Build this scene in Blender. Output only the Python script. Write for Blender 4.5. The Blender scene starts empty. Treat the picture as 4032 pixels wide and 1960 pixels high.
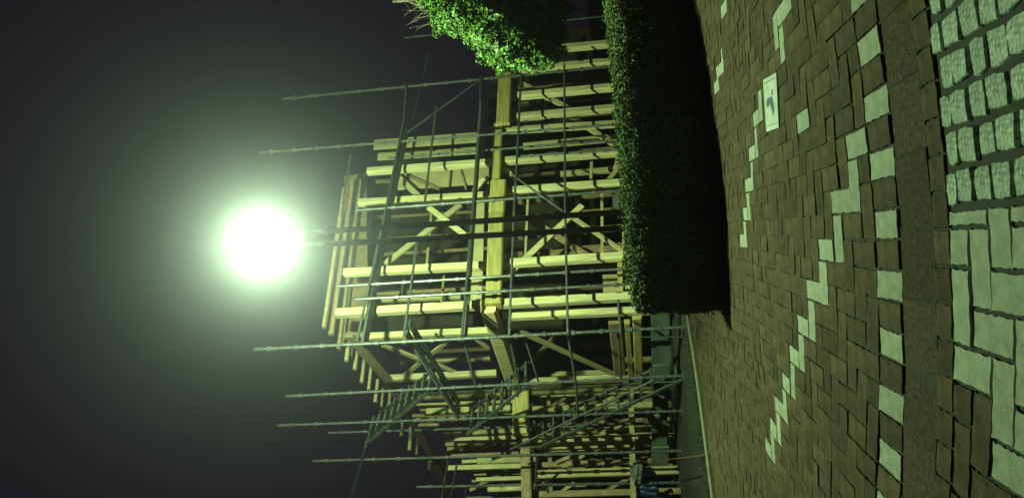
import bpy, math, random
from mathutils import Vector, Matrix
random.seed(7)
C = bpy.context.scene.collection
sc = bpy.context.scene
V = Vector

# ------------------------------------------------------------------ camera
F_PX, CX, CY, W_PX = 3140.0, 2016.0, 980.0, 4032.0
PITCH, ROLL = math.radians(5.0), math.radians(3.5)
EYE = V((0, 0, 1.2))
Zp = V((0, -math.sin(PITCH), math.cos(PITCH)))
FWD = V((0, math.cos(PITCH), math.sin(PITCH)))
XR = V((1, 0, 0))
RC = -math.cos(ROLL) * Zp - math.sin(ROLL) * XR      # picture right (the phone was held on its side)
UC = -math.sin(ROLL) * Zp + math.cos(ROLL) * XR      # picture up
cam_data = bpy.data.cameras.new('camera')
cam = bpy.data.objects.new('camera', cam_data)
C.objects.link(cam)
cam_data.sensor_fit = 'HORIZONTAL'
cam_data.sensor_width = 36.0
cam_data.lens = 36.0 * F_PX / W_PX
cam_data.clip_start, cam_data.clip_end = 0.05, 400
cam.matrix_world = Matrix(((RC.x, UC.x, -FWD.x, EYE.x), (RC.y, UC.y, -FWD.y, EYE.y), (RC.z, UC.z, -FWD.z, EYE.z), (0, 0, 0, 1)))
sc.camera = cam

# ------------------------------------------------------------------ night sky and the street lamp's light
world = bpy.data.worlds.new('World')
sc.world = world
world.use_nodes = True
bg = world.node_tree.nodes['Background']
bg.inputs['Color'].default_value = (0.75, 0.42, 1.0, 1)
bg.inputs['Strength'].default_value = 0.010
sc.view_settings.view_transform = 'Standard'
sc.view_settings.look = 'None'
sc.view_settings.exposure = 0.0
sc.view_settings.gamma = 1.0
sc.view_settings.use_curve_mapping = False
sc.cycles.use_denoising = True
sc.cycles.max_bounces = 6
sc.cycles.diffuse_bounces = 3
sc.cycles.volume_bounces = 0
sc.cycles.caustics_reflective = False
sc.cycles.caustics_refractive = False
LAMP_TINT = (0.63, 1.0, 0.52)
LAMP_W = 3900.0
HAZE_D, HAZE_G = 0.0032, 0.92


def ray(px, py):
    return FWD + RC * ((px - CX) / F_PX) - UC * ((py - CY) / F_PX)


def at(px, py, d):                                   # the point of the place seen there at distance d
    r = ray(px, py)
    return EYE + r * (d / r.y)


def on_plane(px, py, pl):                            # the point on an upright plane (plan point, plan direction)
    (ax, ay), (dx, dy) = pl
    r = ray(px, py)
    nx, ny = dy, -dx
    t = (nx * ax + ny * ay) / (nx * r.x + ny * r.y)
    return EYE + r * t


# ------------------------------------------------------------------ materials
def mat(name, col, rough=0.8, metal=0.0, var=0.25, scale=6.0, bump=0.0, bscale=60.0, isl=0.0, objv=0.0, col2=None, spec=0.5, stretch=None):
    m = bpy.data.materials.new(name)
    m.use_nodes = True
    nt = m.node_tree
    N, L = nt.nodes, nt.links
    b = N['Principled BSDF']
    b.inputs['Roughness'].default_value = rough
    b.inputs['Metallic'].default_value = metal
    b.inputs['Specular IOR Level'].default_value = spec
    tc = N.new('ShaderNodeTexCoord')
    co = tc.outputs['Object']
    if stretch:
        mp = N.new('ShaderNodeMapping')
        mp.inputs['Scale'].default_value = stretch
        L.new(co, mp.inputs['Vector'])
        co = mp.outputs['Vector']
    nz = N.new('ShaderNodeTexNoise')
    nz.inputs['Scale'].default_value = scale
    nz.inputs['Detail'].default_value = 5
    nz.inputs['Roughness'].default_value = 0.65
    L.new(co, nz.inputs['Vector'])
    rp = N.new('ShaderNodeValToRGB')
    c2 = col2 or tuple(min(1, c * (1 + var)) for c in col)
    c1 = tuple(c * (1 - var) for c in col)
    rp.color_ramp.elements[0].position = 0.32
    rp.color_ramp.elements[1].position = 0.68
    rp.color_ramp.elements[0].color = (*c1, 1)
    rp.color_ramp.elements[1].color = (*c2, 1)
    L.new(nz.outputs['Fac'], rp.inputs['Fac'])
    out = rp.outputs['Color']
    if isl or objv:
        if objv:
            oi = N.new('ShaderNodeObjectInfo')
            src, amt = oi.outputs['Random'], objv
        else:
            ge = N.new('ShaderNodeNewGeometry')
            src, amt = ge.outputs['Random Per Island'], isl
        mr = N.new('ShaderNodeMapRange')
        mr.inputs['To Min'].default_value = 1 - amt
        mr.inputs['To Max'].default_value = 1 + amt
        L.new(src, mr.inputs['Value'])
        hs = N.new('ShaderNodeHueSaturation')
        L.new(out, hs.inputs['Color'])
        L.new(mr.outputs['Result'], hs.inputs['Value'])
        out = hs.outputs['Color']
    L.new(out, b.inputs['Base Color'])
    if bump:
        n2 = N.new('ShaderNodeTexNoise')
        n2.inputs['Scale'].default_value = bscale
        n2.inputs['Detail'].default_value = 3
        L.new(co, n2.inputs['Vector'])
        bp = N.new('ShaderNodeBump')
        bp.inputs['Strength'].default_value = bump
        bp.inputs['Distance'].default_value = 0.01
        L.new(n2.outputs['Fac'], bp.inputs['Height'])
        L.new(bp.outputs['Normal'], b.inputs['Normal'])
    return m


def emit(name, col, s, fac=1.0):
    m = bpy.data.materials.new(name)
    m.use_nodes = True
    N = m.node_tree.nodes
    b = N['Principled BSDF']
    b.inputs['Base Color'].default_value = (0.8, 0.8, 0.8, 1)
    b.inputs['Emission Color'].default_value = (*col, 1)
    b.inputs['Emission Strength'].default_value = s
    if fac < 1:                                      # clear-ish glass: part of the light passes straight through
        b.inputs['Alpha'].default_value = fac
    return m


M = dict(
    soil=mat('dark_soil', (0.020, 0.017, 0.010), 0.95, var=0.45, scale=3, bump=0.6, bscale=25),
    joint=mat('joint_sand', (0.022, 0.023, 0.011), 0.95, var=0.4, scale=20),
    brown=mat('brown_paver', (0.082, 0.058, 0.030), 0.92, var=0.42, scale=16, bump=0.5, bscale=160, objv=0.26, spec=0.12),
    white=mat('pale_paver', (0.33, 0.34, 0.25), 0.85, var=0.24, scale=22, bump=0.35, bscale=180, objv=0.12, spec=0.2),
    gutter=mat('drain_slab', (0.082, 0.060, 0.036), 0.95, var=0.55, scale=45, bump=0.9, bscale=150, objv=0.14, spec=0.12),
    granite=mat('granite_sett', (0.33, 0.38, 0.29), 0.8, var=0.75, scale=64, bump=0.6, bscale=70, objv=0.18),
    plaque=mat('glazed_tile', (0.48, 0.50, 0.42), 0.45, var=0.22, scale=14),
    blue=mat('blue_glaze', (0.045, 0.07, 0.11), 0.4, var=0.3, scale=30),
    ink=mat('dark_line', (0.04, 0.05, 0.05), 0.5, var=0.1),
    kerb=mat('kerb_stone', (0.15, 0.14, 0.08), 0.85, var=0.3, scale=9, bump=0.3),
    wood=mat('new_timber', (0.63, 0.53, 0.27), 0.75, var=0.32, scale=16, bump=0.25, bscale=40, objv=0.16, stretch=(1, 1, .10)),
    wood_y=mat('yellow_timber', (0.46, 0.37, 0.11), 0.75, var=0.34, scale=16, bump=0.25, bscale=40, objv=0.14, stretch=(.12, .12, 1)),
    wood_d=mat('brown_timber', (0.30, 0.20, 0.10), 0.8, var=0.3, scale=7, bump=0.25, bscale=40, objv=0.2),
    wood_m=mat('dimmed_timber', (0.36, 0.31, 0.14), 0.8, var=0.3, scale=7, bump=0.25, bscale=40, objv=0.2),  # new timber darkened in colour where the lamp's light is weaker
    shade_backing=mat('interior_shade', (0.060, 0.045, 0.024), 0.9, var=0.35, scale=2.5),  # dark tone stands for the shade inside the frame
    ply=mat('pale_plywood', (0.44, 0.36, 0.18), 0.8, var=0.18, scale=3, bump=0.1),
    steel=mat('galvanised_steel', (0.165, 0.165, 0.155), 0.45, metal=0.6, var=0.45, scale=5, objv=0.15),
    steel_g=mat('dull_green_steel', (0.085, 0.098, 0.080), 0.5, metal=0.4, var=0.35, scale=7, objv=0.2),
    deckm=mat('scaffold_board', (0.085, 0.085, 0.080), 0.7, metal=0.2, var=0.35, scale=9, objv=0.1),
    leaf=mat('shrub_leaf', (0.076, 0.150, 0.016), 0.5, var=0.45, scale=5, isl=0.5, spec=0.4),
    hleaf=mat('hedge_leaf', (0.088, 0.115, 0.036), 0.8, var=0.4, scale=3, isl=0.4, spec=0.12),
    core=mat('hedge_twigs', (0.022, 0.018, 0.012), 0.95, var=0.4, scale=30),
    bark=mat('bark', (0.11, 0.085, 0.055), 0.9, var=0.4, scale=14, bump=0.5),
    grass=mat('night_grass', (0.034, 0.048, 0.012), 0.7, var=0.35, scale=4, isl=0.4),
    conc=mat('green_stained_concrete', (0.085, 0.115, 0.080), 0.85, var=0.5, scale=2.6, bump=0.2, objv=0.3),
    polem=mat('lamp_pole_paint', (0.20, 0.17, 0.13), 0.5, metal=0.3, var=0.2, scale=10),
    globe=emit('lamp_glass', (0.86, 1.0, 0.80), 60.0, 0.35),
    tarp=mat('blue_tarp', (0.006, 0.020, 0.065), 0.5, var=0.3, scale=8),
    rope=mat('red_rope', (0.12, 0.035, 0.022), 0.7, var=0.2),
    rubble=mat('grey_sheet', (0.11, 0.115, 0.10), 0.85, var=0.3, scale=6),
)


# ------------------------------------------------------------------ object helpers
def mesh_obj(name, verts, faces, m, parent=None, smooth=False, origin=None):
    vs = [V(v) for v in verts]
    o0 = V(origin) if origin is not None else sum(vs, V()) / max(1, len(vs))
    me = bpy.data.meshes.new(name)
    me.from_pydata([tuple(v - o0) for v in vs], [], faces)
    me.materials.append(m)
    if smooth:
        for p in me.polygons:
            p.use_smooth = True
    o = bpy.data.objects.new(name, me)
    C.objects.link(o)
    if parent is not None:
        o.parent = parent
        pw = V(parent.location) + (V(parent.parent.location) if parent.parent else V())
        o.location = o0 - pw
    else:
        o.location = o0
    return o


def thing(name, label, cat, loc, group=None):
    o = bpy.data.objects.new(name, None)
    C.objects.link(o)
    o.location = loc
    o['label'] = label
    o['category'] = cat
    if group:
        o['group'] = group
    return o


def tag(o, label=None, cat=None, group=None, kind=None):
    for k, v in (('label', label), ('category', cat), ('group', group), ('kind', kind)):
        if v:
            o[k] = v
    return o


class MB:
    def __init__(s):
        s.v, s.f = [], []

    def add(s, vs, fs):
        n = len(s.v)
        s.v += [V(v) for v in vs]
        s.f += [tuple(i + n for i in f) for f in fs]
        return s

    def prism(s, p, q, prof, u, w):                  # profile [(a,b)] in axes u,w swept from p to q
        n = len(prof)
        vs = [p + u * a + w * b for a, b in prof] + [q + u * a + w * b for a, b in prof]
        fs = [tuple(range(n - 1, -1, -1)), tuple(range(n, 2 * n))] + [(i, (i + 1) % n, n + (i + 1) % n, n + i) for i in range(n)]
        return s.add(vs, fs)

    def bar(s, p, q, wd, th, ref=None, ch=0.12):     # squared timber with chamfered arrises; th goes away from the viewer
        p, q = V(p), V(q)
        a = (q - p).normalized()
        ref = V(ref) if ref is not None else V((0, 1, 0))
        u = a.cross(ref).normalized()
        w = u.cross(a).normalized()
        x, y, c = wd / 2, th / 2, min(wd, th) * ch
        prof = [(-x + c, -y), (x - c, -y), (x, -y + c), (x, y - c), (x - c, y), (-x + c, y), (-x, y - c), (-x, -y + c)]
        return s.prism(p, q, prof, u, w)

    def tube(s, p, q, r, n=8, r2=None):
        p, q = V(p), V(q)
        a = (q - p).normalized()
        u = a.cross(V((0.31, 0.9, 0.2))).normalized()
        w = a.cross(u)
        r2 = r if r2 is None else r2
        vs = [p + (u * math.cos(t) + w * math.sin(t)) * r for t in (2 * math.pi * i / n for i in range(n))]
        vs += [q + (u * math.cos(t) + w * math.sin(t)) * r2 for t in (2 * math.pi * i / n for i in range(n))]
        fs = [tuple(range(n - 1, -1, -1)), tuple(range(n, 2 * n))] + [(i, (i + 1) % n, n + (i + 1) % n, n + i) for i in range(n)]
        return s.add(vs, fs)

    def box(s, c, sx, sy, sz, rz=0.0):
        c = V(c)
        ca, sa = math.cos(rz), math.sin(rz)
        vs = []
        for dz in (-sz / 2, sz / 2):
            for dx, dy in ((-1, -1), (1, -1), (1, 1), (-1, 1)):
                x, y = dx * sx / 2, dy * sy / 2
                vs.append(c + V((x * ca - y * sa, x * sa + y * ca, dz)))
        return s.add(vs, [(3, 2, 1, 0), (4, 5, 6, 7), (0, 1, 5, 4), (1, 2, 6, 5), (2, 3, 7, 6), (3, 0, 4, 7)])

    def ball(s, c, r, nu=16, nv=10, sq=1.0):
        c = V(c)
        vs = [c + V((0, 0, r * sq))]
        for j in range(1, nv):
            t = math.pi * j / nv
            for i in range(nu):
                p = 2 * math.pi * i / nu
                vs.append(c + V((r * math.sin(t) * math.cos(p), r * math.sin(t) * math.sin(p), r * sq * math.cos(t))))
        vs.append(c - V((0, 0, r * sq)))
        fs = [(0, 1 + i, 1 + (i + 1) % nu) for i in range(nu)]
        for j in range(nv - 2):
            for i in range(nu):
                a, b = 1 + j * nu + i, 1 + j * nu + (i + 1) % nu
                fs.append((a, a + nu, b + nu, b))
        k = len(vs) - 1
        fs += [(k, k - nu + (i + 1) % nu, k - nu + i) for i in range(nu)]
        return s.add(vs, fs)

    def out(s, name, m, parent=None, smooth=False):
        return mesh_obj(name, s.v, s.f, m, parent, smooth)


# ------------------------------------------------------------------ the ground
def terrain(x, y):
    # level by the path, falling a little beyond the kerb towards the building site
    k = kerb_y(x)
    t = max(0.0, min(1.0, (y - k - 0.3) / 3.2))
    return -0.075 - 0.26 * t * t * (3 - 2 * t)


KERB = [(-14.0, 3.5), (-9.0, 5.2), (-5.5, 6.8), (-3.6, 7.85), (-2.67, 8.33), (-2.2, 8.58), (-1.7, 8.86), (-1.25, 9.18), (-0.96, 9.45), (0.2, 9.95), (2.0, 10.6), (6.0, 11.8), (14.0, 13.5)]


def kerb_y(x):
    if x <= KERB[0][0]:
        return KERB[0][1]
    for (x0, y0), (x1, y1) in zip(KERB, KERB[1:]):
        if x <= x1:
            return y0 + (y1 - y0) * (x - x0) / (x1 - x0)
    return KERB[-1][1]


xs = [-60, -40, -25, -15, -10] + [-8 + 0.5 * i for i in range(33)] + [10, 15, 25, 40, 60]
ys = [-55, -30, -15, -6, -2] + [0.5 * i for i in range(2, 41)] + [22, 28, 40, 60]
gv = [(x, y, terrain(x, y)) for y in ys for x in xs]
nx = len(xs)
gf = [(j * nx + i, j * nx + i + 1, (j + 1) * nx + i + 1, (j + 1) * nx + i) for j in range(len(ys) - 1) for i in range(nx - 1)]
tag(mesh_obj('ground', gv, gf, M['soil'], smooth=True), kind='structure')

# ---- paving lattice: courses bow in gentle arcs round the planted bed
LV = [0.30216, -0.11877, 0.00249, 3.53357, 0.00102, 0.13682, -0.00123, -0.0621, -0.06372]
UNIT = 0.11877


def bend(u, w):
    t = max(-1.6, min(2.6, w - 3.4))
    kk = 0.127 if w < 3.4 else max(0.02, min(0.15, 0.127 + LV[7] * t))
    x = u * (1 + LV[8] * t)
    return x, w + kk * x * x


def lat(a, b):
    b2 = min(b, 26.0)
    w = LV[3] + LV[4] * a + LV[5] * b2 + LV[6] * b2 * b2 + (b - b2) * 0.078
    return bend(LV[0] + LV[1] * a + LV[2] * b2, w)


def inv_lat(x, y):
    a, b = (0.3 - x) / UNIT, (y - 3.53) / 0.12
    for _ in range(40):
        X, Y = lat(a, b)
        e = 1e-3
        xa, ya = lat(a + e, b)
        xb, yb = lat(a, b + e)
        j00, j01, j10, j11 = (xa - X) / e, (xb - X) / e, (ya - Y) / e, (yb - Y) / e
        det = j00 * j11 - j01 * j10
        if abs(det) < 1e-9:
            break
        rx, ry = x - X, y - Y
        a += 0.8 * (j11 * rx - j01 * ry) / det
        b += 0.8 * (-j10 * rx + j00 * ry) / det
    return a, b


def at_ground(px, py):
    r = ray(px, py)
    return EYE + r * (-EYE.z / r.z)


def pix(p):
    q = V(p) - EYE
    z = q.dot(FWD)
    if z < 0.1:
        return None
    return CX + F_PX * q.dot(RC) / z, CY - F_PX * q.dot(UC) / z


def tri(t):
    t = t % 1.0
    return 4 * abs(t - 0.5) - 1


def paver_mesh(a0, a1, b0, b1, f, fine, zt, gap=0.042, amp=0.035):
    """outline of one interlocking block in course units, mapped by f to the place"""
    na, nb = (max(1, round((a1 - a0) * (4 if fine else 2))), max(1, round((b1 - b0) * (7 if fine else 2))))
    if not fine:
        gap, amp = gap * 0.65, amp * 0.7
    ga, aa = (gap * 1.25, amp * 1.5) if fine and amp else (gap, amp)
    pts = []

    def edge(a, b, s):                               # the toothed ends, a little chipped
        j = random.uniform(-0.022, 0.022) if fine and amp else 0
        return a + s * ga + aa * tri(b * (3.5 if fine else 1) + 0.25) * (0.8 if fine else 1) + j

    for i in range(na):
        a = a0 + (a1 - a0) * i / na
        pts.append((a, b0 + gap + amp * (0.75 * math.sin(a * 8.2) if fine else 0.5 * tri(a))))
    for i in range(nb):
        b = b0 + (b1 - b0) * i / nb
        pts.append((edge(a1, b, -1), b))
    for i in range(na):
        a = a1 - (a1 - a0) * i / na
        pts.append((a, b1 - gap + amp * (0.75 * math.sin(a * 8.2) if fine else 0.5 * tri(a))))
    for i in range(nb):
        b = b1 - (b1 - b0) * i / nb
        pts.append((edge(a0, b, 1), b))
    # keep corners inside the gap on both axes
    q = []
    for a, b in pts:
        a = min(max(a, a0 + gap * 0.5), a1 - gap * 0.5)
        b = min(max(b, b0 + gap * 0.5), b1 - gap * 0.5)
        q.append((a, b))
    n = len(q)
    tx, ty = random.uniform(-0.004, 0.004), random.uniform(-0.004, 0.004)
    ca, cb = (a0 + a1) / 2, (b0 + b1) / 2
    top, bot = [], []
    for a, b in q:
        x, y = f(a, b)
        top.append((x, y, zt + (a - ca) * tx + (b - cb) * ty))
        bot.append((x, y, -0.055))
    flip = 1
    (x0, y0, _), (x1, y1, _), (x2, y2, _) = top[0], top[n // 3], top[2 * n // 3]
    if (x1 - x0) * (y2 - y0) - (x2 - x0) * (y1 - y0) < 0:
        flip = -1
    fs = [tuple(range(n))[::flip]]
    for i in range(n):
        j = (i + 1) % n
        fs.append(((i, n + i, n + j, j) if flip > 0 else (i, j, n + j, n + i)))
    return top + bot, fs


def bed(name, f, a0, a1, b0, b1, step, m, z):
    na, nb = max(1, int((a1 - a0) / step)), max(1, int((b1 - b0) / step))
    vs = []
    for j in range(nb + 1):
        for i in range(na + 1):
            x, y = f(a0 + (a1 - a0) * i / na, b0 + (b1 - b0) * j / nb)
            vs.append((x, y, z))
    fs = []
    for j in range(nb):
        for i in range(na):
            q = (j * (na + 1) + i, j * (na + 1) + i + 1, (j + 1) * (na + 1) + i + 1, (j + 1) * (na + 1) + i)
            if any(vs[k][1] < kerb_y(vs[k][0]) for k in q) and not all(vs[k][1] > kerb_y(vs[k][0]) - 0.05 for k in q):
                fs.append(q[::-1])
    return tag(mesh_obj(name, vs, fs, m), kind='structure')


# herringbone field
path = bed('footpath', lat, -44, 70, -1, 72, 1.0, M['joint'], -0.010)
white_H, white_V = set(), set()
for k in range(0, 9):
    white_H.add((2 * k, 2 * k))
    white_V.add((2 * k + 1, 2 * k + 1))
white_V.add((-1, -1))
for k in range(-2, 3):
    white_H.add((-2 + 2 * k, 18 + 2 * k))
    white_V.add((-1 + 2 * k, 19 + 2 * k))


def is_H(i, j):                                       # block i..i+2 by j..j+1
    return (i + j) % 4 == 0


def is_V(i, j):                                       # block i..i+1 by j..j+2  (offset 1,1 from an H)
    return (i + j - 2) % 4 == 0


def nearest(px, py, kind):
    g = at_ground(px, py)
    a, b = inv_lat(g.x, g.y)
    best = None
    for i in range(int(a) - 4, int(a) + 5):
        for j in range(int(b) - 4, int(b) + 5):
            if kind == 'H' and is_H(i, j):
                d = (i + 1 - a) ** 2 + (j + .5 - b) ** 2
            elif kind == 'V' and is_V(i, j):
                d = (i + .5 - a) ** 2 + (j + 1 - b) ** 2
            else:
                continue
            if best is None or d < best[0]:
                best = (d, (i, j))
    return best[1]


for px, py, k in ((3066, 38, 'V'), (3053, 179, 'H'), (3079, 252, 'H'), (3171, 364, 'V'), (3095, 20, 'H'), (2854, 31, 'H'), (2847, 98, 'V'), (2840, 180, 'H'), (2832, 240, 'V'), (2826, 313, 'H'), (2817, 369, 'V')):
    (white_H if k == 'H' else white_V).add(nearest(px, py, k))

HF = [(-0.64, 7.12), (-0.3, 7.02), (0.14, 7.0), (0.6, 7.08), (1.1, 7.28), (1.6, 7.55), (2.3, 8.0), (3.2, 8.5), (4.6, 9.3), (6.5, 10.2)]


def hedge_front(x):
    if x < HF[0][0]:
        return 99
    for (x0, y0), (x1, y1) in zip(HF, HF[1:]):
        if x <= x1:
            return y0 + (y1 - y0) * (x - x0) / (x1 - x0)
    return HF[-1][1]


tiles = []
for i in range(-42, 68):
    for j in range(-1, 72):
        for kind in ('H', 'V'):
            if kind == 'H' and is_H(i, j):
                r = (i, i + 2, j, j + 1)
            elif kind == 'V' and is_V(i, j):
                r = (i, i + 1, max(j, -1), j + 2)
            else:
                continue
            x, y = lat((r[0] + r[1]) / 2, (r[2] + r[3]) / 2)
            if y > kerb_y(x) - 0.12 or y > hedge_front(x) + 0.25:
                continue
            pp = pix((x, y, 0))
            if pp is None or not (-700 < pp[1] < 2660 and pp[0] < 4600):
                continue
            vis = -30 < pp[1] < 1990
            wh = (i, j) in (white_H if kind == 'H' else white_V)
            tiles.append((not vis, y, r, wh, vis))
        # half blocks that close the field along the soldier course
    if is_V(i, -2):
        x, y = lat(i + .5, -.5)
        pp = pix((x, y, 0))
        if pp and -700 < pp[1] < 2660:
            tiles.append((not (-30 < pp[1] < 1990), y, (i, i + 1, -1, 0), False, True))
tiles.sort(key=lambda t: (t[0], t[1]))
nb_ind, rest = 0, MB()
for hid, y, r, wh, vis in tiles:
    fine = (wh and y < 6.0) or (y < 3.9 and not hid)
    vs, fs = paver_mesh(*r, lat, fine, random.uniform(-0.003, 0.001))
    if wh:
        tag(mesh_obj('paver', vs, fs, M['white'], path), 'pale cream paver')
    elif not hid and nb_ind < 255:
        mesh_obj('paver', vs, fs, M['brown'], path)
        nb_ind += 1
    else:
        rest.add(vs, fs)
o = rest.out('paver_field', M['brown'], path)
o['kind'] = 'stuff'
mb_isl = M['brown']

# soldier course, drain slabs, stretcher course of square blocks
W_SF, W_BF, W_BN, W_SE = 3.405, 3.147, 2.857, 2.733


def strip(w_near, w_far):
    def f(a, b):
        return bend(LV[0] + LV[1] * a, w_near + (w_far - w_near) * b)
    return f


fs_ = strip(W_BF, lat(0, -1)[1] - 0.127 * lat(0, -1)[0] ** 2 - 0.004)
sold = bed('edge_course', fs_, -36, 40, 0, 1, 1.0, M['joint'], -0.010)
# phase of the pale blocks
g = at_ground(2600 + 1580 * .559, 600 + 430 * .559)
ph = round((0.302 - g.x) / UNIT - 0.5)
for i in range(-36, 40):
    vs, fs = paver_mesh(i, i + 1, 0, 2, lambda a, b: fs_(a, b / 2), True, random.uniform(-0.003, 0.001))
    w = (i - ph) % 2 == 0
    o = mesh_obj('paver', vs, fs, M['white'] if w else M['brown'], sold)
    if w:
        o['label'] = 'pale cream paver'
fd = strip(W_BN, W_BF)
drain = bed('drain_channel', fd, -36, 40, 0, 1, 1.0, M['joint'], -0.010)
for i in range(-18, 20):
    vs, fs = paver_mesh(i * 2.2 + .4, i * 2.2 + 2.6, 0, 1, fd, False, -0.006 + random.uniform(-0.001, 0.001), gap=0.02, amp=0.0)
    mesh_obj('slab', vs, fs, M['gutter'], drain)
fq = strip(W_SE, W_BN)
stretch = bed('stretcher_course', fq, -36, 40, 0, 1, 1.0, M['joint'], -0.010)
for i in range(-36, 40):
    a = i - 0.27
    vs, fs = paver_mesh(a, a + 1, 0, 1, fq, True, random.uniform(-0.003, 0.001))
    mesh_obj('paver', vs, fs, M['brown'], stretch)

# foreground: granite setts to the right, pale herringbone in the middle, brown beyond
U0, WR, DU, DW = -0.018, W_SE - 0.004, 0.1215, 0.1255


def fore(c, r):
    return bend(U0 - DU * c, WR - DW * r)


fore_bed = bed('front_paving', fore, -26, 26, 0, 9, 1.0, M['joint'], -0.010)
for c in range(-2, 20):
    for r in range(-1, 9):
        for kind in ('H', 'V'):
            if kind == 'H' and (c + r - 1) % 4 == 0:
                R, ce = [c, c + 2, r, r + 1], c + 1
            elif kind == 'V' and (c + r - 3) % 4 == 0:
                R, ce = [c, c + 1, r, r + 2], c
            else:
                continue
            R[0], R[2], R[3] = max(R[0], -0.45), max(R[2], 0), min(R[3], 9)
            if R[3] - R[2] < .5 or R[1] - R[0] < .3:
                continue
            light = ce - r <= 3
            vs, fs = paver_mesh(*R, fore, True, random.uniform(-0.004, 0.001), gap=0.055)
            o = mesh_obj('paver', vs, fs, M['white'] if light else M['brown'], fore_bed)
            if light:
                o['label'] = 'pale cream paver'
random.seed(21)
for k in range(0, 17):
    u_c = 0.105 + 0.1185 * k
    w = W_SE - 0.008 - (0.03 if k % 2 else 0.0)
    first = True
    while w > 1.75:
        d = random.uniform(0.085, 0.118) * (0.72 if first else 1)
        wd = random.uniform(0.094, 0.106)
        gx = random.uniform(0.009, 0.016)
        n = 10
        top, rim, bot = [], [], []
        zt = random.uniform(-0.005, 0.004)
        for (sx, sy) in ((-1, -1), (0, -1), (1, -1), (1, 0), (1, 1), (0, 1), (-1, 1), (-1, 0)):
            jx, jy = random.uniform(-.006, .006), random.uniform(-.005, .005)
            cr = 0.93 if sx and sy else 1.0
            for L_, s_, z_ in ((top, .93, zt), (rim, 1.0, zt - .006), (bot, 1.0, -0.06)):
                x, y = bend(u_c + (sx * wd / 2 * cr + jx) * s_, w - d / 2 + (sy * d / 2 * cr + jy) * s_)
                L_.append((x, y, z_ + (random.uniform(-.002, .002) if L_ is top else 0)))
        fs = [tuple(range(8))]
        for q in range(8):
            z = (q + 1) % 8
            fs += [(q, 8 + q, 8 + z, z), (8 + q, 16 + q, 16 + z, 8 + z)]
        mesh_obj('granite_sett', top + rim + bot, fs, M['granite'], fore_bed)
        w -= d + gx
        first = False

# glazed plaque let into the path
pc = [at_ground(*p) for p in ((3008, 316), (3060, 286), (3070, 503), (3021, 519))]
cen = sum(pc, V()) / 4
pl = thing('paving_plaque', 'white glazed plaque with a blue figure set in the brown paving', 'plaque', (cen.x, cen.y, 0))


def plq(s, t):                                        # s along its length, t from the far to the near edge
    e0, e1 = pc[0].lerp(pc[3], s), pc[1].lerp(pc[2], s)
    return e0.lerp(e1, t)


def plate(pts, z0, z1, name, m):
    n = len(pts)
    top = [(p.x, p.y, z1) for p in pts]
    bot = [(p.x, p.y, z0) for p in pts]
    (x0, y0, _), (x1, y1, _), (x2, y2, _) = top[0], top[1], top[2]
    ar = sum(top[i][0] * top[(i + 1) % n][1] - top[(i + 1) % n][0] * top[i][1] for i in range(n))
    if ar < 0:
        top.reverse(); bot.reverse()
    return mesh_obj(name, top + bot, [tuple(range(n))] + [(i, n + i, n + (i + 1) % n, (i + 1) % n) for i in range(n)], m, pl)


plate([plq(0, 0), plq(0, 1), plq(1, 1), plq(1, 0)], -0.02, 0.006, 'tile', M['plaque'])
for s in (0.075, 0.90):
    plate([plq(s, .1), plq(s, .9), plq(s + .014, .9), plq(s + .014, .1)], 0.004, 0.0075, 'border_line', M['ink'])
plate([plq(s, t) for s, t in ((.38, .30), (.39, .62), (.44, .66), (.52, .70), (.60, .73), (.66, .75), (.73, .67), (.74, .60), (.68, .61), (.60, .55), (.55, .48), (.50, .42), (.56, .26), (.52, .18), (.44, .18))], 0.004, 0.0078, 'figure', M['blue'])
plate([plq(s, t) for s, t in ((.25, .64), (.37, .59), (.37, .67), (.26, .70))], 0.004, 0.0078, 'figure_stroke', M['blue'])

# kerb at the back of the path, then rough grass
kv, kf = [], []
for i, (x, y) in enumerate(KERB):
    x0, y0 = KERB[max(0, i - 1)]
    x1, y1 = KERB[min(len(KERB) - 1, i + 1)]
    d = V((x1 - x0, y1 - y0, 0)).normalized()
    n = V((-d.y, d.x, 0))
    p = V((x, y, 0))
    for off, z in ((-0.06, -0.09), (-0.055, 0.025), (-0.045, 0.034), (0.045, 0.034), (0.055, 0.025), (0.06, -0.2)):
        kv.append(p + n * off + V((0, 0, z)))
for i in range(len(KERB) - 1):
    for k in range(5):
        a = i * 6 + k
        kf.append((a, a + 6, a + 7, a + 1))
tag(mesh_obj('kerb', kv, kf, M['kerb']), kind='structure')
gb = MB()
for _ in range(26000):
    x = random.uniform(-6.5, 5.5)
    y = kerb_y(x) + 0.12 + abs(random.gauss(0, 1.5))
    if y > 16:
        continue
    z = terrain(x, y) - 0.01
    h, a = random.uniform(0.03, 0.10), random.uniform(0, 6.28)
    dx, dy = math.cos(a) * 0.006, math.sin(a) * 0.006
    lx, ly = random.uniform(-.04, .04), random.uniform(-.04, .04)
    gb.add([(x - dx, y - dy, z), (x + dx, y + dy, z), (x + lx, y + ly, z + h)], [(0, 1, 2)])
tag(gb.out('grass', M['grass']), 'short dark grass on the bank between kerb and scaffold', 'grass', kind='stuff')

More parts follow.
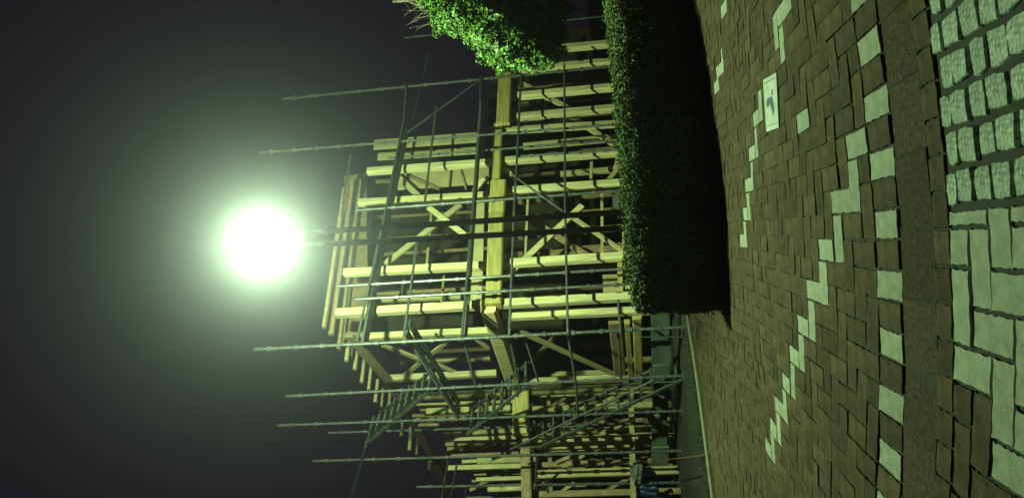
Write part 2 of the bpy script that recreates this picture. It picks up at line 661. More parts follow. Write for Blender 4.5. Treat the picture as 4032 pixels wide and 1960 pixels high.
# ------------------------------------------------------------------ haze round the whole place
hz = MB().box((0, 0, 4.25), 126, 126, 10.9).out('haze', None or M['soil'])
hm = bpy.data.materials.new('night_haze')
hm.use_nodes = True
hn = hm.node_tree
hn.nodes.clear()
ho = hn.nodes.new('ShaderNodeOutputMaterial')
hp = hn.nodes.new('ShaderNodeVolumePrincipled')
hp.inputs['Color'].default_value = (0.92, 0.86, 1.0, 1)
hp.inputs['Density'].default_value = HAZE_D
hp.inputs['Anisotropy'].default_value = HAZE_G
hn.links.new(hp.outputs['Volume'], ho.inputs['Volume'])
hz.data.materials[0] = hm
hz['kind'] = 'stuff'

# ------------------------------------------------------------------ planes of the building site (plan point, plan direction)
c34, s34 = math.cos(math.radians(34)), math.sin(math.radians(34))
COR = (-1.0, 13.6)                                    # corner post
PF = (COR, (c34, s34))                                # front wall, running back to the right
PS = (COR, (-s34, c34))                               # side wall, running back to the left
p2 = on_plane(2018, 1493, PS)
PT = ((p2.x, p2.y), (c34, s34))                       # wall beyond the re-entrant corner
PFS = ((COR[0] + s34 * 0.62, COR[1] - c34 * 0.62), (c34, s34))
PLS = ((-1.3, 12.75), (-math.cos(math.radians(33)), math.sin(math.radians(33))))


def shift(pl, d):                                     # plane moved d further from the viewer
    (a, b), (dx, dy) = pl
    n = V((-dy, dx))
    if n.y < 0:
        n = -n
    return ((a + n.x * d, b + n.y * d), (dx, dy))


bld = thing('timber_framed_building', 'pale timber building frame of upright posts and braces under construction', 'building', (COR[0], COR[1], -0.33))


def plane_n(pl):
    n = V((-pl[1][1], pl[1][0], 0))
    return n if n.y > 0 else -n


def timber(name, x0, y0, x1, y1, wpx, pl, m='wood', th=None, foot=False, off=0.0, mb=None):
    pl2 = shift(pl, off)
    p, q = on_plane(x0, y0, pl2), on_plane(x1, y1, pl2)
    if foot:                                          # carry an upright down to the ground
        a = (q - p).normalized()
        q = p + a * ((terrain(q.x, q.y) - 0.02 - p.z) / a.z)
    w = wpx / F_PX * (p.y + q.y) / 2
    b = MB().bar(p, q, w, th or w, plane_n(pl))
    return b.out(name, M[m], bld)


T = timber
# front wall, lower storey posts
for x0, y0, x1, y1, w in ((1990, 212, 2402, 174, 27), (1990, 283, 2410, 245, 28), (1990, 384, 2425, 344, 28), (1985, 467, 2431, 426, 28), (1975, 516, 2440, 488, 25),
                          (1955, 637, 2425, 602, 29), (1940, 758, 2450, 722, 31), (1930, 1041, 2478, 1008, 32), (1979, 1245, 2510, 1222, 32)):
    T('post', x0, y0, x1, y1, w, PF if y0 < 1200 else PS, foot=True, off=0.0 if y0 < 1200 else 0.03)
T('post', 1325, 1233, 2500, 1166, 34, PF, foot=True, off=-0.12).location.z += 0   # corner post over both storeys
# front wall beam over the lower storey: built of lengths that step in and out
T('beam', 1993, 235, 1981, 495, 52, PF, 'wood_y', th=0.2, off=-0.2)
T('beam', 1962, 498, 1952, 718, 36, PF, 'wood_y', th=0.2, off=-0.12)
T('beam', 1964, 720, 1956, 845, 62, PF, 'wood_y', th=0.2, off=-0.2)
T('beam', 1956, 847, 1944, 1205, 62, PF, 'wood_y', th=0.2, off=-0.2)
# plywood lining behind the beam
T('wall_board', 1887, 790, 1876, 1185, 46, PF, 'ply', th=0.04, off=0.12)
# upper storey
T('wall_board', 1474, 571, 1884, 541, 48, PF, 'ply', th=0.05, off=0.22)
T('wall_board', 1488, 618, 1880, 592, 34, PF, 'ply', th=0.05, off=0.24)
T('wall_board', 1570, 716, 1925, 690, 82, PF, 'ply', th=0.05, off=0.30)
for x0, y0, x1, y1, w in ((1447, 676, 1935, 641, 28), (1412, 799, 1920, 770, 28), (1355, 1074, 1930, 1045, 31)):
    T('post', x0, y0, x1, y1, w, PF)
T('post', 1427, 1326, 1935, 1302, 28, PS)
T('post', 1505, 1180, 1815, 1168, 20, PF, 'ply', off=0.9)
T('brace', 1560, 690, 1648, 772, 22, PF, 'ply', th=0.06, off=0.12)
T('brace', 1688, 817, 1830, 925, 22, PF, th=0.06, off=0.12)
T('brace', 1812, 806, 1517, 1040, 23, PF, 'ply', th=0.06, off=0.16)
T('brace', 1905, 705, 1868, 752, 20, PF, th=0.06, off=0.12)
T('strut', 1810, 660, 1835, 745, 9, PF, 'wood_d', th=0.05, off=0.25)
T('strut', 1600, 690, 1730, 745, 12, PF, 'wood_d', th=0.05, off=0.25)
# lower storey braces and what stands further in
T('brace', 1980, 1102, 2292, 811, 26, PF, th=0.07, off=0.13)
T('brace', 2097, 868, 2345, 1028, 24, PF, 'wood_d', th=0.07, off=0.9)
T('brace', 2250, 853, 2460, 994, 17, PF, 'ply', th=0.06, off=0.14)
T('brace', 2016, 310, 2240, 428, 21, PF, 'ply', th=0.07, off=0.16)
T('brace', 2250, 460, 2448, 590, 21, PF, 'ply', th=0.07, off=0.18)
T('brace', 1970, 645, 2030, 708, 17, PF, th=0.06, off=0.13)
T('brace', 2445, 650, 2395, 712, 18, PF, 'wood_y', th=0.06, off=0.1)
T('sill', 2440, 607, 2420, 700, 22, PF, 'ply', th=0.1, off=0.25)
T('post', 2084, 324, 2418, 294, 29, PF, 'wood_d', foot=True, off=1.0)
T('post', 2176, 343, 2410, 326, 11, PF, 'ply', foot=True, off=0.7)
T('post', 2060, 579, 2372, 548, 25, PF, 'ply', foot=True, off=0.5)
T('post', 2206, 686, 2401, 670, 20, PF, 'ply', foot=True, off=0.9)
T('post', 2130, 1003, 2420, 980, 26, PF, 'wood_d', foot=True, off=1.1)
T('wall_board', 2429, 768, 2429, 818, 33, PF, 'rubble', th=0.03, off=0.05)
T('sill', 2461, 905, 2463, 1000, 22, PF, 'wood_y', th=0.14, off=0.02)
T('sill', 2441, 1028, 2445, 1160, 21, PF, 'wood_y', th=0.12, off=0.2)
T('sill', 2468, 1026, 2474, 1150, 20, PF, 'wood_y', th=0.12, off=-0.02)
T('wall_board', 2403, 1082, 2406, 1152, 60, PF, 'ply', th=0.03, off=0.7)
# side wall, receding to the left
zb = on_plane(1926, 1210, PS)
T('beam', 1922, 1207, 2030, 1535, 54, PS, 'wood', th=0.24, off=-0.06)
T('beam', 2420, 1255, 2444, 1490, 48, PS, 'wood_d', th=0.2, off=0.1)
T('sill', 2468, 1262, 2484, 1482, 20, PS, 'wood_y', th=0.14, off=0.02)
T('sill', 2508, 1240, 2516, 1500, 34, PS, 'wood_y', th=0.16, off=-0.02)
T('brace', 2046, 1303, 2430, 1478, 19, PS, 'ply', th=0.07, off=0.05)
T('brace', 2190, 1318, 2098, 1420, 17, PS, 'wood_d', th=0.07, off=0.9)
T('brace', 1508, 1357, 1655, 1415, 20, PS, 'ply', th=0.06, off=0.06)
T('brace', 1764, 1340, 1592, 1477, 18, PS, 'ply', th=0.06, off=0.10)
T('brace', 1712, 1430, 1800, 1469, 18, PS, 'ply', th=0.06, off=0.06)
T('brace', 1862, 1325, 1920, 1367, 16, PS, 'ply', th=0.06, off=0.06)
T('post', 1576, 1422, 1930, 1407, 22, PS, 'ply', off=0.5)
T('post', 1700, 1383, 1930, 1371, 16, PS, 'wood_d', off=1.3)
T('post', 1512, 1490, 1955, 1469, 26, PS)
T('post', 2280, 1360, 2400, 1355, 24, PS, 'wood_d', foot=True, off=1.2)
T('post', 2300, 1425, 2420, 1420, 20, PS, 'wood_d', foot=True, off=1.2)
T('post', 2167, 1474, 2400, 1466, 19, PS, 'ply', foot=True, off=0.3)
T('post', 2050, 1504, 2520, 1484, 26, PS, foot=True, off=0.0)
# beyond the re-entrant corner; darker timber tones paint in the lamp's falloff
T('post', 2080, 1542, 2535, 1522, 27, PT, 'wood_m', foot=True)
T('post', 2080, 1614, 2540, 1595, 25, PT, 'wood_m', foot=True)
T('post', 2090, 1735, 2543, 1720, 22, PT, 'ply', foot=True)
T('post', 2100, 1761, 2506, 1750, 22, PT, 'ply', foot=True, off=0.3)
T('post', 2100, 1870, 2500, 1857, 33, PT, 'ply', foot=True, off=0.2)
T('post', 2090, 1690, 2520, 1676, 18, PT, 'wood_d', foot=True, off=0.9)
T('post', 2100, 1812, 2500, 1800, 24, PT, 'wood_d', foot=True, off=0.9)
T('post', 2090, 1948, 2500, 1938, 26, PT, 'wood_d', foot=True, off=0.2)
T('beam', 2050, 1528, 2053, 1712, 66, PT, 'wood_y', th=0.2, off=-0.14)
T('beam', 2068, 1713, 2075, 1965, 40, PT, 'wood_d', th=0.2, off=-0.1)
for x0, y0, x1, y1, w, m in ((1573, 1565, 1990, 1545, 25, 'wood_m'), (1680, 1620, 2010, 1607, 24, 'wood_m'), (1850, 1702, 2020, 1694, 24, 'wood_m'), (1790, 1733, 2030, 1724, 20, 'ply'),
                             (1880, 1817, 2065, 1808, 26, 'wood_m'), (1760, 1843, 2065, 1834, 20, 'ply'), (1875, 1888, 2065, 1881, 16, 'ply'), (1922, 1925, 2105, 1917, 28, 'wood_m'), (1640, 1655, 1830, 1648, 18, 'wood_d')):
    T('post', x0, y0, x1, y1, w, PT, m)
T('brace', 2360, 1712, 2500, 1648, 18, PT, 'wood_d', th=0.06, off=0.1)
T('brace', 2190, 1820, 2260, 1790, 14, PT, 'wood_d', th=0.06, off=0.3)
# the far end is crowded: more uprights, rails and struts behind and between
random.seed(5)
for k in range(26):
    y = 1540 + k * 17 + random.uniform(-6, 6)
    o_ = random.choice((0.4, 0.7, 1.1, 1.5))
    T('post', 2092 + random.uniform(0, 30), y + 16, 2500, y, random.uniform(11, 22), PT, random.choice(('wood_m', 'wood_d', 'wood_d', 'ply')), foot=True, off=o_)
for k in range(20):
    y = 1580 + k * 20 + random.uniform(-6, 6)
    x = 1560 + (y - 1560) * 0.95 + random.uniform(-10, 60)
    T('post', min(x, 1960), y + 12, 2060, y, random.uniform(10, 18), PT, random.choice(('wood_m', 'wood_d', 'wood_d')), off=random.choice((.3, .6, 1.0)))
for x, w, o_ in ((2160, 16, .5), (2310, 14, .9), (2485, 22, -.03)):
    T('rail', x, 1545, x + 10, 2000, w, PT, random.choice(('wood_d', 'wood_m')), th=.06, off=o_)
for a in ((2120, 1640, 2230, 1560), (2230, 1660, 2420, 1560), (2130, 1900, 2300, 1790), (2300, 1980, 2480, 1880), (2150, 1980, 2260, 1900), (1900, 1760, 2030, 1690), (1850, 1930, 2000, 1850)):
    T('brace', *a, 14, PT, 'wood_d', th=.05, off=.35)
# struts and noggings in the front bays
for a in ((2280, 300, 2276, 380, 12), (2150, 385, 2146, 465, 12), (2330, 640, 2326, 720, 12), (2080, 760, 2068, 1030, 10), (2370, 760, 2372, 1010, 12), (1700, 830, 1680, 1050, 10), (1590, 1080, 1570, 1215, 12), (1750, 1080, 1738, 1205, 10)):
    T('nogging', *a, PF, random.choice(('wood_d', 'ply')), th=.06, off=random.choice((.35, .7, 1.1)))
for k in range(12):
    y = 300 + k * 75 + random.uniform(-14, 14)
    T('post', 2040, y + 34, 2420, y, random.uniform(12, 22), PF, 'wood_d', foot=True, off=random.choice((1.6, 2.2, 2.9)))
for k in range(7):
    y = 690 + k * 75 + random.uniform(-14, 14)
    T('post', 1480, y + 26, 1930, y, random.uniform(10, 18), PF, 'wood_d', off=random.choice((1.4, 2.0, 2.6)))
# sheets added far inside: their dark colour paints the interior's shade, hides the sky
T('shade_backing', 2190, 120, 2175, 1300, 560, PF, 'shade_backing', th=0.06, off=4.2)
T('shade_backing', 1690, 560, 1640, 1300, 420, PF, 'shade_backing', th=0.06, off=3.4)
T('shade_backing', 2230, 1235, 2275, 1600, 560, PS, 'shade_backing', th=0.06, off=3.2)
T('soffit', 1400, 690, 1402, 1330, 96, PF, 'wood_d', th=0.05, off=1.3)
T('shade_backing', 2290, 1500, 2300, 2120, 470, PT, 'shade_backing', th=0.06, off=2.4)
# eaves: long boards one behind the other, their ends stepping back along the verge
pe0 = at(1275, 1290, 13.55)


def level(px, py, z):
    r = ray(px, py)
    return EYE + r * ((z - EYE.z) / r.z)


for x, y0, y1, w, m in ((1276, 690, 1290, 15, 'wood_d'), (1303, 650, 1318, 22, 'wood_d'), (1333, 640, 1373, 15, 'wood_d'), (1345, 1120, 1352, 16, 'ply'), (1364, 1340, 1422, 15, 'ply'), (1380, 1290, 1405, 12, 'wood_d'), (1397, 1375, 1455, 15, 'ply'), (1424, 1400, 1506, 14, 'ply'),
                        (1451, 1445, 1534, 14, 'wood'), (1478, 1500, 1583, 14, 'wood'), (1500, 1535, 1602, 13, 'ply'), (1527, 1550, 1642, 13, 'ply'), (1553, 1590, 1672, 12, 'wood_d'), (1580, 1665, 1715, 11, 'ply'), (1612, 1690, 1772, 13, 'wood'), (1638, 1715, 1790, 12, 'ply'), (1690, 1790, 1850, 12, 'wood_d')):
    q = level(x, y1, pe0.z)
    p = level(x - 0.06 * (y1 - y0), y0, pe0.z + 0.0)
    p = q + V((c34, s34, 0)) * ((q - EYE).length * (y1 - y0) / F_PX * 1.12)
    wd = w / F_PX * q.y
    MB().bar(p, q, wd, 0.09, V((-s34, c34, 0))).out('rafter', M[m], bld)
T('fascia', 1372, 1318, 1530, 1497, 34, PS, 'wood_d', th=0.1, off=-0.08)
T('fascia', 1536, 1505, 1705, 1800, 34, PS, 'wood_d', th=0.1, off=0.1)
T('fascia', 1712, 1812, 1780, 1960, 30, PS, 'wood_d', th=0.1, off=0.2)
# low concrete upstand under the frame
random.seed(3)
for y0, y1, x, w, off in ((1205, 1318, 2601, 72, .25), (1321, 1432, 2604, 76, .29), (1436, 1540, 2604, 68, .24), (1544, 1622, 2606, 74, .30), (1632, 1752, 2596, 60, .5), (1757, 1880, 2600, 66, .46), (1884, 2100, 2600, 62, .52)):
    T('base_panel', x, y0, x + random.uniform(-3, 3), y1, w, PLS, 'conc', th=0.06, off=off)
# ------------------------------------------------------------------ scaffold
scf = thing('scaffold', 'galvanised tube scaffold with boarded lifts wrapped round the timber frame', 'scaffolding', (0.0, 13.2, -0.33))


def standard(x0, y0, x1, y1, pl, r=0.0245, foot=True, m='steel', cup=True):
    p, q = on_plane(x0, y0, pl), on_plane(x1, y1, pl)
    a = (q - p).normalized()
    if foot:
        q = p + a * ((terrain(q.x, q.y) - 0.005 - p.z) / a.z)
    b = MB().tube(p, q, r)
    if cup:
        L_ = (q - p).length
        t = 0.25
        while t < L_:
            c = p + a * t
            b.tube(c - a * 0.03, c + a * 0.03, r * 1.6)
            t += 0.45
    if foot:
        b.box(q + V((0, 0, 0.006)), 0.14, 0.14, 0.012)
    return b.out('standard', M[m], scf)


def pipe(name, x0, y0, x1, y1, pl, r=0.022, m='steel', m_off=0.0):
    pl2 = shift(pl, m_off)
    p, q = on_plane(x0, y0, pl2), on_plane(x1, y1, pl2)
    return MB().tube(p, q, r).out(name, M[m], scf)


PF2 = shift(PFS, -0.06)
standard(1110, 390, 2413, 261, PFS, r=0.026)
standard(1017, 602, 2440, 489, PFS, r=0.024)
standard(1525, 623, 2361, 556, shift(PFS, .3), r=0.022)
standard(2040, 616, 2448, 588, PFS, r=0.022)
standard(1400, 829, 2450, 750, PFS, r=0.027)
standard(1330, 1127, 2430, 1060, PFS)
standard(1400, 1178, 2440, 1120, shift(PFS, -.1))
standard(1000, 1375, 2640, 1290, PFS, r=0.027)
standard(1125, 1559, 2532, 1486, PLS, r=0.023)
standard(1091, 1674, 2642, 1618, PLS, r=0.022)
standard(1293, 1703, 2654, 1660, shift(PLS, .5), r=0.020, m='steel_g')
standard(1231, 1814, 2642, 1775, PLS, r=0.023)
standard(1640, 1916, 2630, 1899, PLS)
standard(1835, 1958, 2600, 1952, PLS, r=0.022)
standard(1590, 150, 2400, 62, shift(PFS, .2), r=0.02, m='steel_g')
# ledgers
for a in ((2054, 250, 2043, 490), (2043, 490, 2025, 805), (2025, 805, 2005, 1318), (2222, 250, 2225, 810), (2225, 810, 2236, 1312), (1718, 420, 1672, 803), (1642, 955, 1590, 1322), (2434, 1180, 2444, 1315)):
    pipe('ledger', *a, PF2, m='steel_g' if a[0] < 2000 else 'steel')
for a in ((2005, 1318, 2050, 1540), (2236, 1312, 2267, 1505), (1820, 1318, 1875, 1525), (2267, 1500, 2275, 1640), (2434, 1310, 2444, 1490)):
    pipe('ledger', *a, PLS, m='steel_g')
for a in ((1893, 300, 1890, 400), (1884, 545, 1843, 1040), (1843, 1040, 1818, 1322), (1590, 470, 1522, 810), (1522, 810, 1405, 1345), (1380, 610, 1350, 800), (1600, 330, 1590, 470)):
    pipe('ledger', *a, PF2, m='steel_g')
# boards: lifts of two planks each, seen from below
for x0, y0, x1, y1 in ((1890, 395, 1845, 1010), (1845, 1012, 1822, 1312), (1590, 500, 1500, 905), (1500, 907, 1422, 1340)):
    for k in (0.06,):
        pl_ = shift(PFS, k + .12)
        p, q = on_plane(x0, y0, PFS), on_plane(x1, y1, PFS)
        n = plane_n(PFS)
        z = (p.z + q.z) / 2
        p, q = p + n * (k + .12), q + n * (k + .12)
        MB().bar(p, q, 0.045, 0.25, n, ch=0.05).out('deck_board', M['deckm'], scf)
for x0, y0, x1, y1 in ((1600, 1318, 1800, 1640), (1440, 1752, 1375, 1990)):
    for k in (0.05, 0.32):
        n = plane_n(PLS)
        p, q = on_plane(x0, y0, PLS) + n * k, on_plane(x1, y1, PLS) + n * k
        MB().bar(p, q, 0.04, 0.16, n, ch=0.05).out('deck_board', M['deckm' if x0 > 1500 else 'steel_g'], scf)
# diagonal braces
pipe('brace', 1893, 312, 1602, 524, PF2, r=0.017, m='steel_g')
pipe('brace', 2012, 684, 2217, 832, PF2, r=0.018)
pipe('brace', 2060, 1310, 2120, 1500, PLS, r=0.016)
pipe('brace', 1690, 1450, 1745, 1522, PLS, r=0.014)
# tubes hanging loose at the left: droppers and rails
for a in ((1843, 1100, 1845, 1200), (1765, 1810, 1735, 1990), (1798, 1830, 1770, 1990), (2113, 1790, 2110, 1990), (2156, 1880, 2154, 1990), (1830, 1915, 1838, 1990)):
    pipe('guard_rail', *a, PLS if a[1] > 1300 else PFS, r=0.02)
pipe('guard_rail', 2520, 1326, 2690, 1326, shift(PLS, -.3), r=0.010)
pipe('brace', 1690, 205, 1625, 470, shift(PF2, .3), r=0.015, m='steel_g')


# stair flights of the scaffold tower
def stair(bx, by, tx, ty, n, label, rail=True, w=0.55):
    p, q = on_plane(bx, by, PLS), on_plane(tx, ty, PLS)
    nn = plane_n(PLS)
    t = thing('scaffold_stair', label, 'stair', (p.x, p.y, p.z), 'stair flights on the scaffold')
    for k in (0.0, w):
        MB().bar(p + nn * k, q + nn * k, 0.06, 0.03, nn, ch=0.1).out('stringer', M['steel_g'], t)
    d = V((q.x - p.x, q.y - p.y, 0)).normalized()
    for i in range(n):
        c = p.lerp(q, (i + .5) / n) + nn * (w / 2)
        MB().bar(c - d * 0.11, c + d * 0.11, 0.028, w - 0.05, nn, ch=0.1).out('tread', M['steel'], t)
    if rail:
        up = V((0, 0, 0.5))
        for k in (0.0,):
            MB().tube(p + nn * k + up, q + nn * k + up, 0.017).out('handrail', M['steel'], t)
            for s in (0.03, 0.35, 0.66, 0.97):
                c = p.lerp(q, s) + nn * k
                MB().tube(c, c + up, 0.013).out('baluster', M['steel'], t)
    return t


stair(1705, 1528, 1440, 1748, 9, 'topmost steel stair flight, rising past the eaves of the timber frame', rail=False)
stair(2085, 1508, 1838, 1712, 8, 'middle steel stair flight, crossing the yellow beam of the timber frame', rail=False)
stair(2690, 1492, 2118, 1764, 13, 'lowest steel stair flight, with a handrail, rising from the grass bank')

# ------------------------------------------------------------------ street lamp on twin poles
D_L = 9.0
GC = at(1035, 960, D_L)
lampo = thing('street_lamp', 'lit white globe street lamp on twin slim poles behind the hedge', 'street lamp', (GC.x, GC.y, terrain(GC.x, GC.y)))
tops = []
for (x0, y0, x1, y1) in ((1195, 916, 2461, 834), (1195, 966, 2461, 897)):
    p, q = at(x0, y0, D_L), at(x1, y1, D_L)
    a = (q - p).normalized()
    q = p + a * ((terrain(q.x, q.y) - 0.02 - p.z) / a.z)
    MB().tube(p, q, 0.033, 14).out('pole', M['polem'], lampo, smooth=False)
    s0, s1 = p, p + a * 0.27
    MB().tube(s0, s1, 0.037, 14).tube(s1 - a * 0.02, s1 + a * 0.015, 0.046, 14).out('sleeve', M['steel'], lampo)
    tops.append(p)
mid = (tops[0] + tops[1]) / 2
MB().tube(tops[0] + V((0, 0, -.01)), tops[1] + V((0, 0, -.01)), 0.028, 10).out('bracket', M['steel'], lampo)
MB().tube(mid, GC - V((0, 0, 0.25)), 0.035, 12, r2=0.09).out('neck', M['steel'], lampo)
MB().ball(GC, 0.25, 28, 18).out('globe', M['globe'], lampo, smooth=True)
MB().tube(GC + V((0, 0, 0.247)), GC + V((0, 0, 0.29)), 0.07, 16, r2=0.02).out('cap', M['steel'], lampo)
ld = bpy.data.lights.new('lamp_light', 'POINT')
ld.energy = LAMP_W
ld.color = LAMP_TINT
ld.shadow_soft_size = 0.06
lo = bpy.data.objects.new('lamp_light', ld)
C.objects.link(lo)
lo.parent = lampo
lo.location = GC - lampo.location


# ------------------------------------------------------------------ clipped hedge along the bed
def leafs(mb, n, fn, size):
    for _ in range(n):
        c, nrm = fn()
        if c is None:
            continue
        t = V((random.gauss(0, 1), random.gauss(0, 1), random.gauss(0, 1)))
        nn = (nrm * 1.1 + V((random.gauss(0, .6), random.gauss(0, .6), random.gauss(0, .6)))).normalized()
        u = nn.cross(t)
        if u.length < 1e-4:
            continue
        u.normalize()
        w = nn.cross(u)
        s = size * random.uniform(.6, 1.35)
        mb.add([c - u * s, c + w * s * .5 + nn * s * .12, c + u * s, c - w * s * .5 + nn * s * .12], [(0, 1, 2, 3)])


hd = thing('hedge', 'low clipped dark green hedge along the far side of the brown path', 'hedge', (1.2, 7.9, -0.07))
HT, HB = 0.75, 1.2


def hedge_frame(s):                                   # s in 0..len-1 along the front line
    i = min(int(s), len(HF) - 2)
    f = s - i
    x = HF[i][0] + (HF[i + 1][0] - HF[i][0]) * f
    y = HF[i][1] + (HF[i + 1][1] - HF[i][1]) * f
    d = V((HF[i + 1][0] - HF[i][0], HF[i + 1][1] - HF[i][1], 0)).normalized()
    return V((x, y, 0)), d, V((-d.y, d.x, 0))


def bulge(x, z):
    return 0.030 * math.sin(x * 5.3 + z * 4.0) + 0.022 * math.sin(x * 11.7 - z * 7.1 + 1.0) + 0.012 * math.sin(x * 27.0 + z * 13.0)


cv, cf = [], []
NS = 72
prof = [(0.06, -0.1), (0.05, 0.35), (0.07, HT - 0.10), (0.16, HT - 0.05), (HB - 0.16, HT - 0.05), (HB - 0.05, HT - 0.10), (HB - 0.05, -0.1)]
for k in range(NS + 1):
    s = (len(HF) - 1) * k / NS
    p, d, n = hedge_frame(min(s, len(HF) - 1 - 1e-6))
    if k == 0:
        p = p + d * 0.06
    for off, z in prof:
        cv.append(p + n * (off + bulge(p.x, z)) + V((0, 0, z + 0.6 * bulge(p.x + off, 3.0) * (z > .3))))
m_ = len(prof)
for k in range(NS):
    for q in range(m_ - 1):
        a = k * m_ + q
        cf.append((a, a + m_, a + m_ + 1, a + 1))
cf.append(tuple(range(m_)))
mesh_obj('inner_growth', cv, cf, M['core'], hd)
hb = MB()


def hs():
    s = (len(HF) - 1) * random.random() ** 1.25
    p, d, n = hedge_frame(s)
    r = random.random()
    if r < 0.46:                                     # front
        z = random.random() ** .8 * HT
        ed = max(0, z - HT + .12)
        return p + n * (random.gauss(0.03, 0.024) + bulge(p.x, z) + ed * .55) + V((0, 0, z)), -n + V((0, 0, .25))
    if r < 0.90:                                     # top
        t = random.random()
        ed = max(0, .10 - t) + max(0, t - .9)
        return p + n * (t * HB) + V((0, 0, HT + random.gauss(-.018, .022) + .6 * bulge(p.x + t * HB, 3.0) - ed * .5)), V((0, 0, 1))
    if r < 0.95:                                     # near end
        p, d, n = hedge_frame(0)
        return p + n * (random.random() * HB) + d * (random.gauss(.02, .03) + bulge(random.random(), 1.0)) + V((0, 0, random.random() ** .8 * HT)), -d
    return p + n * (HB + random.gauss(0, .02)) + V((0, 0, random.random() * HT)), n


leafs(hb, 60000, hs, 0.017)
hb.out('foliage', M['hleaf'], hd)
# a few shoots standing above the clipping
sb = MB()
for _ in range(60):
    s = (len(HF) - 1) * random.random()
    p, d, n = hedge_frame(s)
    c = p + n * random.uniform(0, HB) + V((0, 0, HT - .02))
    e = c + V((random.gauss(0, .02), random.gauss(0, .02), random.uniform(.03, .09)))
    sb.tube(c, e, 0.002, 3, r2=0.001)
    leafs(sb, 5, lambda: (c.lerp(e, random.random()), V((random.gauss(0, 1), random.gauss(0, 1), .5)).normalized()), 0.016)
tag(sb.out('shoots', M['hleaf'], hd), kind='stuff')

# ------------------------------------------------------------------ leafy tree at the right, lit by the lamp
D_T = 10.6
tb = at(2300, -60, D_T)
tr = thing('tree', 'bright green leafy tree overhanging the frame, lit by the lamp', 'tree', (tb.x, tb.y + .3, terrain(tb.x, tb.y)))
base = V(tr.location)
trunk = MB()
top = V((base.x + .1, base.y, 3.6))
pts = [base, base + V((.05, -.05, .8)), base + V((-.02, 0, 1.7)), top - V((0, 0, .9)), top]
rad = [.09, .075, .06, .045, .02]
for i in range(4):
    trunk.tube(pts[i], pts[i + 1], rad[i], 10, r2=rad[i + 1])
trunk.out('trunk', M['bark'], tr, smooth=True)
# crown clumps given where they sit in the picture, with their own distance
clumps = []
for px, py, r, d in ((1760, -10, .30, 0), (1750, 70, .22, -.2), (1820, 60, .33, -.25), (1880, 0, .38, 0), (1900, 110, .30, -.3), (1960, 40, .40, .1), (1960, 150, .32, -.35), (1985, 215, .24, -.3), (2040, 110, .34, 0), (2060, 205, .25, -.2),
                     (2120, 215, .20, 0), (2110, 130, .26, .25), (2170, 200, .15, .1), (2150, 60, .25, .35), (2080, 20, .38, .3), (1720, -60, .35, .1), (1830, -110, .5, .2), (1980, -130, .6, .3), (2120, -90, .45, .4), (1930, 190, .22, -.1), (2195, 130, .12, .1), (2200, 40, .15, .5)):
    clumps.append((at(px, py, D_T + d), r))
br = MB()
for c, r in clumps:
    s = pts[2].lerp(top, random.uniform(.0, .9))
    m1 = s.lerp(c, .5) + V((random.gauss(0, .08), random.gauss(0, .08), random.uniform(-.1, .06)))
    br.tube(s, m1, .018, 6, r2=.012)
    br.tube(m1, c, .012, 6, r2=.004)
br.out('branches', M['bark'], tr)
cb = MB()
for c, r in clumps:
    n = int(1900 * (r / .3) ** 2)

    def fn():
        v = V((random.gauss(0, 1), random.gauss(0, 1), random.gauss(0, 1))).normalized()
        k = r * (0.55 + 0.5 * random.random() ** .6)
        lump = 1 + .34 * math.sin(v.x * 5 + c.x * 9) * math.sin(v.z * 6 + c.z * 7)
        return c + v * k * lump + V((0, 0, -.03)), (v + V((0, -.2, .5))).normalized()
    leafs(cb, n, fn, 0.023)
    leafs(cb, n // 3, fn, 0.040)
cb.out('crown', M['leaf'], tr)
tw = MB()
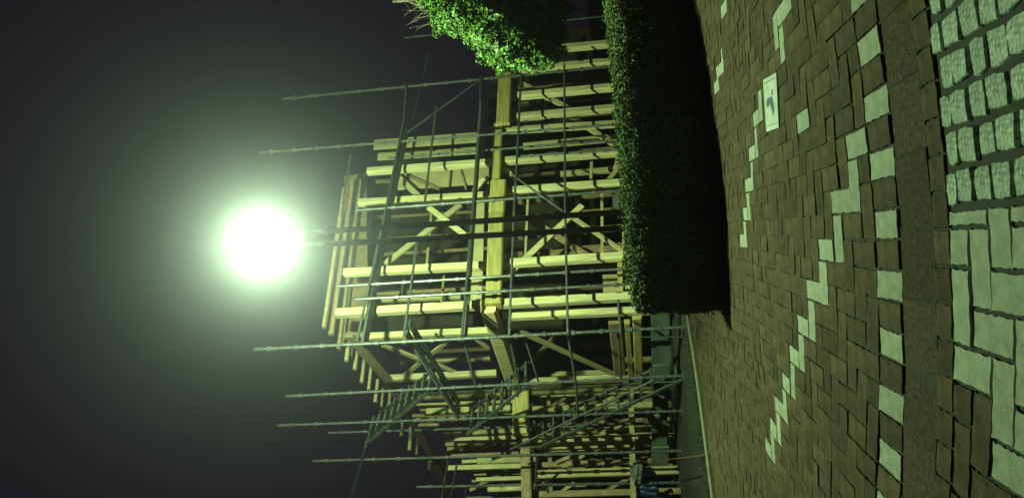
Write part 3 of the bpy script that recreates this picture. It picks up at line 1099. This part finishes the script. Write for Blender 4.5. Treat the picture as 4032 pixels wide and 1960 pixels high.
for x0, y0, x1, y1 in ((1700, 20, 1590, 60), (1700, 60, 1600, 100), (1690, 0, 1610, 10), (1700, 90, 1640, 115), (1690, 40, 1625, 85), (2230, 30, 2360, 40), (2300, 25, 2375, 60), (2370, 38, 2310, 75), (2240, 15, 2290, 40), (1700, 30, 1650, 70)):
    p, q = at(x0, y0, D_T), at(x1, y1, D_T + .1)
    mm = p.lerp(q, .5) + V((random.gauss(0, .03), 0, random.gauss(0, .03)))
    tw.tube(p, mm, .006, 5, r2=.005)
    tw.tube(mm, q, .005, 5, r2=.002)
    for _ in range(4):
        s = p.lerp(q, random.random())
        tw.tube(s, s + V((random.gauss(0, .09), random.gauss(0, .05), random.gauss(.03, .08))), .003, 4, r2=.0015)
tag(tw.out('twigs', M['bark'], tr), kind='stuff')

# ------------------------------------------------------------------ small things on the site
p, q = on_plane(2529, 1818, PLS), level(2790, 1788, 0.02)
rp = MB()
for i in range(10):
    a, b = p.lerp(q, i / 10), p.lerp(q, (i + 1) / 10)
    sg = lambda t: -0.05 * 4 * t * (1 - t)
    rp.tube(a + V((0, 0, sg(i / 10))), b + V((0, 0, sg((i + 1) / 10))), 0.007, 6)
tag(rp.out('barrier_rope', M['rope']), 'thin red rope strung from the scaffold foot to the kerb', 'rope')
c = on_plane(2563, 1925, shift(PLS, -.2))
tp = MB()
NU, NV = 12, 9
for j in range(NV):
    for i in range(NU):
        u, v = i / (NU - 1), j / (NV - 1)
        fold = .03 * math.sin(u * 17 + v * 2) + .02 * math.sin(u * 31 - v * 5)
        tp.v.append(c + V(((u - .5) * (.20 + .10 * v) + .01 * math.sin(v * 9), fold * (.4 + v) - .05 * v, .20 - .33 * v + .015 * math.sin(u * 11))))
for j in range(NV - 1):
    for i in range(NU - 1):
        a = j * NU + i
        tp.f.append((a, a + 1, a + NU + 1, a + NU))
o = mesh_obj('tarpaulin', tp.v, tp.f, M['tarp'], smooth=True)
tag(o, 'crumpled blue tarpaulin hung at the foot of the scaffold', 'tarpaulin')
sm = o.modifiers.new('thickness', 'SOLIDIFY')
sm.thickness = 0.008
c = on_plane(2512, 1862, shift(PLS, .1))
rb = MB().ball(c, 0.21, 14, 9, 0.62)
for i, v in enumerate(rb.v):
    k = 1 + .16 * math.sin(i * 1.9) + .1 * math.sin(i * .7)
    rb.v[i] = c + (v - c) * k
tag(rb.out('sheeted_pile', M['rubble']), 'grey sheeted heap beside the blue tarpaulin', 'covered pile')
